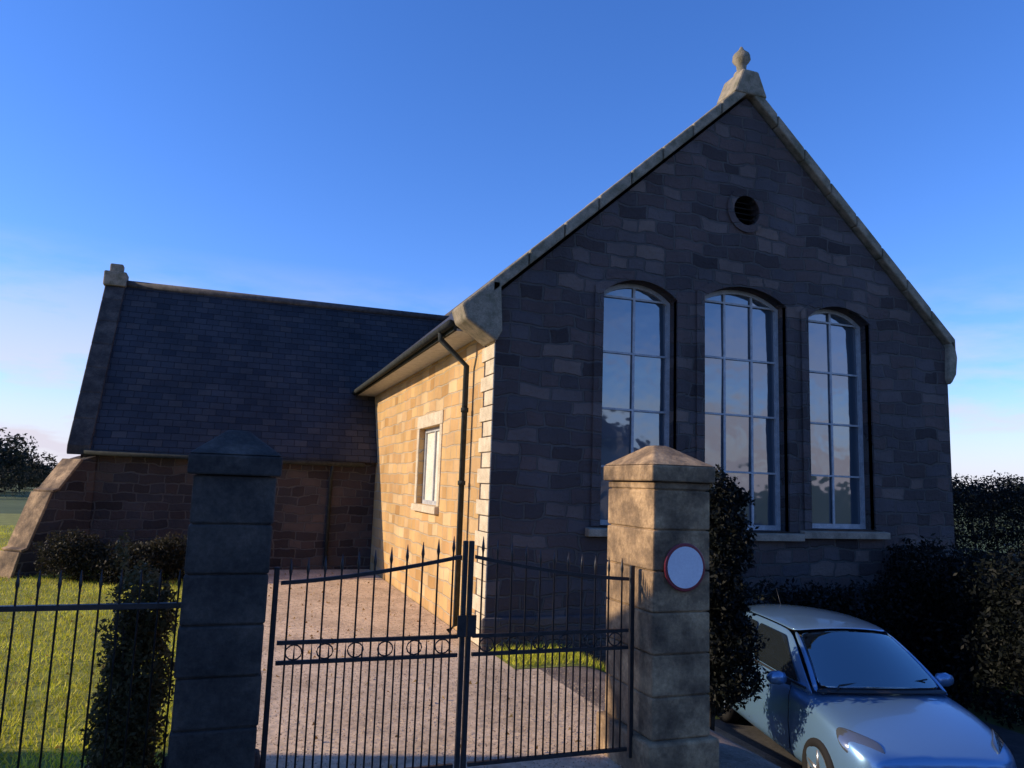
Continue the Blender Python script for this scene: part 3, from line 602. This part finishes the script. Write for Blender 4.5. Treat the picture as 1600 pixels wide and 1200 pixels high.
        patch([[(-1.55, s*.815, .62), (-1.86, s*.74, .62)], [(-1.6, s*.80, .80), (-1.87, s*.73, .80)], [(-1.72, s*.72, .93), (-1.86, s*.66, .93)]], 'tail_light', M['red'], t_, .03, 1)
        for x in (1.24, -1.2):
            wh = MB().lathe([(.20, s*.66), (.28, s*.66), (.30, s*.68), (.305, s*.74), (.30, s*.80), (.27, s*.825), (.21, s*.815), (.20, s*.79)], (x, 0, .305), 32, 'y').build('tyre', M['rubber'], t_)
            rm = MB().lathe([(.205, s*.70), (.205, s*.80), (.19, s*.81), (.185, s*.76), (.0, s*.75)], (x, 0, .305), 32, 'y')
            for k in range(5):
                a = k*1.2566+.3; c_, d_ = math.cos(a), math.sin(a); rm.tube([(x, s*.785, .305), (x+.19*c_, s*.795, .305+.19*d_)], [.035, .022], 6)
            rm.build('rim', M['alloy'], wh)
    # roof, windscreen, rear screen: grids across the width
    def across(xe, ye, ze, bow, crown, n=8): return [(xe+bow*(1-(2*i/n-1)**2), -ye+2*ye*i/n, ze+crown*(1-(2*i/n-1)**2)) for i in range(n+1)]
    rf = [across(x, y, z, b, c) for (x, y, z), b, c in zip(top, (.10, .09, .02, -.02, -.07), (.05, .055, .06, .055, .05))]
    patch(rf, 'roof', M['paint'], body, .02, 2)
    def scr(a, b, k, inset, lift):
        return [[tuple(p) for p in row] for row in k]
    wa = across(.98, .70, .93, .12, .03); wb = across(.22, .535, 1.375, .10, .05)
    rows = []
    for v in (0, .2, .4, .6, .8, 1):
        r_ = [lerp(p, q_, v) for p, q_ in zip(wa, wb)]; rows.append([(p[0]+.05*v*(1-v)*1.2, p[1], p[2]+.05*4*v*(1-v)*.5) for p in r_])
    for cols_ in ((0, 1), (7, 8)):
        patch([[tuple(lerp(r_[0], r_[1], q_) if cols_[0] == 0 else lerp(r_[8], r_[7], q_)) for q_ in (0, .32)] for r_ in rows], 'windscreen_pillar', M['paint'], body, .015, 1)
    patch([rows[0], [lerp(p, q_, .35) for p, q_ in zip(rows[0], rows[1])]], 'scuttle', M['trim'], t_, .012, 1)
    MB().box((-1.55, -.60, .97), (.80, .60, .985)).build('cabin_floor', M['trim'], t_)
    MB().prism([(.45, -.62, .96), (.92, -.62, .96), (.85, -.62, 1.0), (.55, -.62, 1.035)], (0, 1.24, 0)).build('dashboard', M['trim'], t_, bevel=.01)
    for sx, sy in ((-.12, -.33), (-.12, .33), (-.95, -.33), (-.95, .33)):
        st_ = MB().prism([(sx, sy-.20, .96), (sx-.12, sy-.20, .96), (sx-.24, sy-.17, 1.17), (sx-.15, sy-.17, 1.17)], (0, .40, 0)).build('seat', M['seat'], t_, bevel=.03, seg=3)
        MB().box((sx-.25, sy-.1, 1.18), (sx-.17, sy+.1, 1.31)).build('headrest', M['seat'], st_, bevel=.03, seg=3)
    MB().tube([(.36+.05*math.sin(a), -.33+.15*math.cos(a), 1.06+.14*math.sin(a)) for a in np.linspace(0, 6.283, 21)], .014, 6, cap=False).build('steering_wheel', M['trim'], t_)
    MB().box((.30, -.1, 1.33), (.33, .1, 1.385)).build('rear_view_mirror', M['trim'], t_, bevel=.01)
    ins = []
    for v in (.05, .25, .5, .75, .95):
        a = [lerp(p, q_, v) for p, q_ in zip(wa, wb)]; ins.append([(p[0]+.06*v*(1-v)+.012, p[1]*.93, p[2]+.1*v*(1-v)+.012) for p in a])
    patch(ins, 'windscreen', M['wscreen'], t_, .006, 1)
    ra = across(-1.72, .66, .95, -.06, .02); rb = across(-1.42, .53, 1.35, -.07, .05)
    patch([[lerp(p, q_, v) for p, q_ in zip(ra, rb)] for v in (0, .5, 1)], 'tailgate', M['paint'], t_, .015, 1)
    patch([[tuple(np.array(lerp((p[0], p[1]*.88, p[2]), (q_[0], q_[1]*.88, q_[2]), v))+(-.014, 0, .008)) for p, q_ in zip(ra, rb)] for v in (.12, .5, .88)], 'rear_screen', M['cglass'], t_, .006, 1)
    for s0, s1 in ((-.5, .0), (.02, .5)):
        MB().tube([(1.06, s0, .985), (1.0, s0+.05, 1.01), (.93+.05*(abs(s1) < .1), s1+.0, 1.06)], .008, 6).build('wiper', M['trim'], t_)
    MB().box((1.88, -.33, .40), (1.955, .33, .52)).build('grille', M['trim'], t_, bevel=.015)
    MB().box((1.94, -.26, .34), (1.968, .26, .395)).build('number_plate', M['white'], t_)
    MB().tube([(-1.25, 0, 1.43), (-1.38, 0, 1.62)], [.006, .003], 6).build('aerial', M['trim'], t_)
    # shut lines
    for s in (-1, 1):
        for x in (.72, -.28, -1.02): MB().tube([(x, s*.826, .34), (x, s*.842, .6), (x-.0, s*.832, .84), (x-.03, s*.79, .925)], .004, 5).build('door_seam', M['trim'], body)
    t_.scale = (.965,)*3
    return t_
car((3.14, -2.34, LANE-.04), -1.83, 'silver blue hatchback parked nose forward below the gable at the lower right'); ROADZ = -.12

# ------------------------------------------------------------------ buildings around (outside the frame: they shade the street and show in the windows)
M['render'] = noise_mat('grey harling', (.30, .29, .27), (.38, .36, .33), 3, .95, .6, .01)
M['brick'] = noise_mat('brown brick', (.16, .09, .06), (.24, .14, .09), 6, .95, .5, .01)
def house(x0, y0, x1, y1, eave, ridge, z0, wallm, label, face=1):
    t_ = empty('house', (0, 0, 0)); tag(t_, label, 'house', 'houses along the street')
    MB().box((x0, y0, z0), (x1, y1, eave)).build('wall', wallm, t_)
    ym = (y0+y1)/2
    MB().prism([(x0-.2, y0-.3, eave), (x0-.2, y1+.3, eave), (x0-.2, ym, ridge)], (x1-x0+.4, 0, 0)).build('roof', M['slate_x'], t_)
    MB().box((x0+.5, ym-.4, ridge-.6), (x0+1.5, ym+.4, ridge+1.0)).build('chimney', wallm, t_)
    yf = y1+.005 if face > 0 else y0-.005
    for z in ((z0+.9, z0+2.2), (z0+3.4, z0+4.6)):
        for x in np.arange(x0+1.5, x1-1, 2.6): MB().box((x-.5, yf-.03, z[0]), (x+.5, yf+.03, z[1])).build('window', M['glass'], t_)
house(-21, -10.5, -10.2, -.95, 5.0, 7.3, -.2, M['render'], 'unseen grey harled house added left of the view to shade the gates')  # unseen house, placed and sized so its shadow covers gates and street
house(-6, -32, 3, -24, 4.4, 6.4, ROADZ, M['brick'], 'brown brick house across the road, mirrored in the gable windows')
house(6.5, -33, 18, -25, 3.8, 5.4, ROADZ, M['render'], 'grey house across the road, mirrored in the right gable window')
tree(4.6, -22, 7.5, 3, 'roadside tree opposite the chapel, mirrored in the glass', 6000, cat='tree', group='trees across the road')
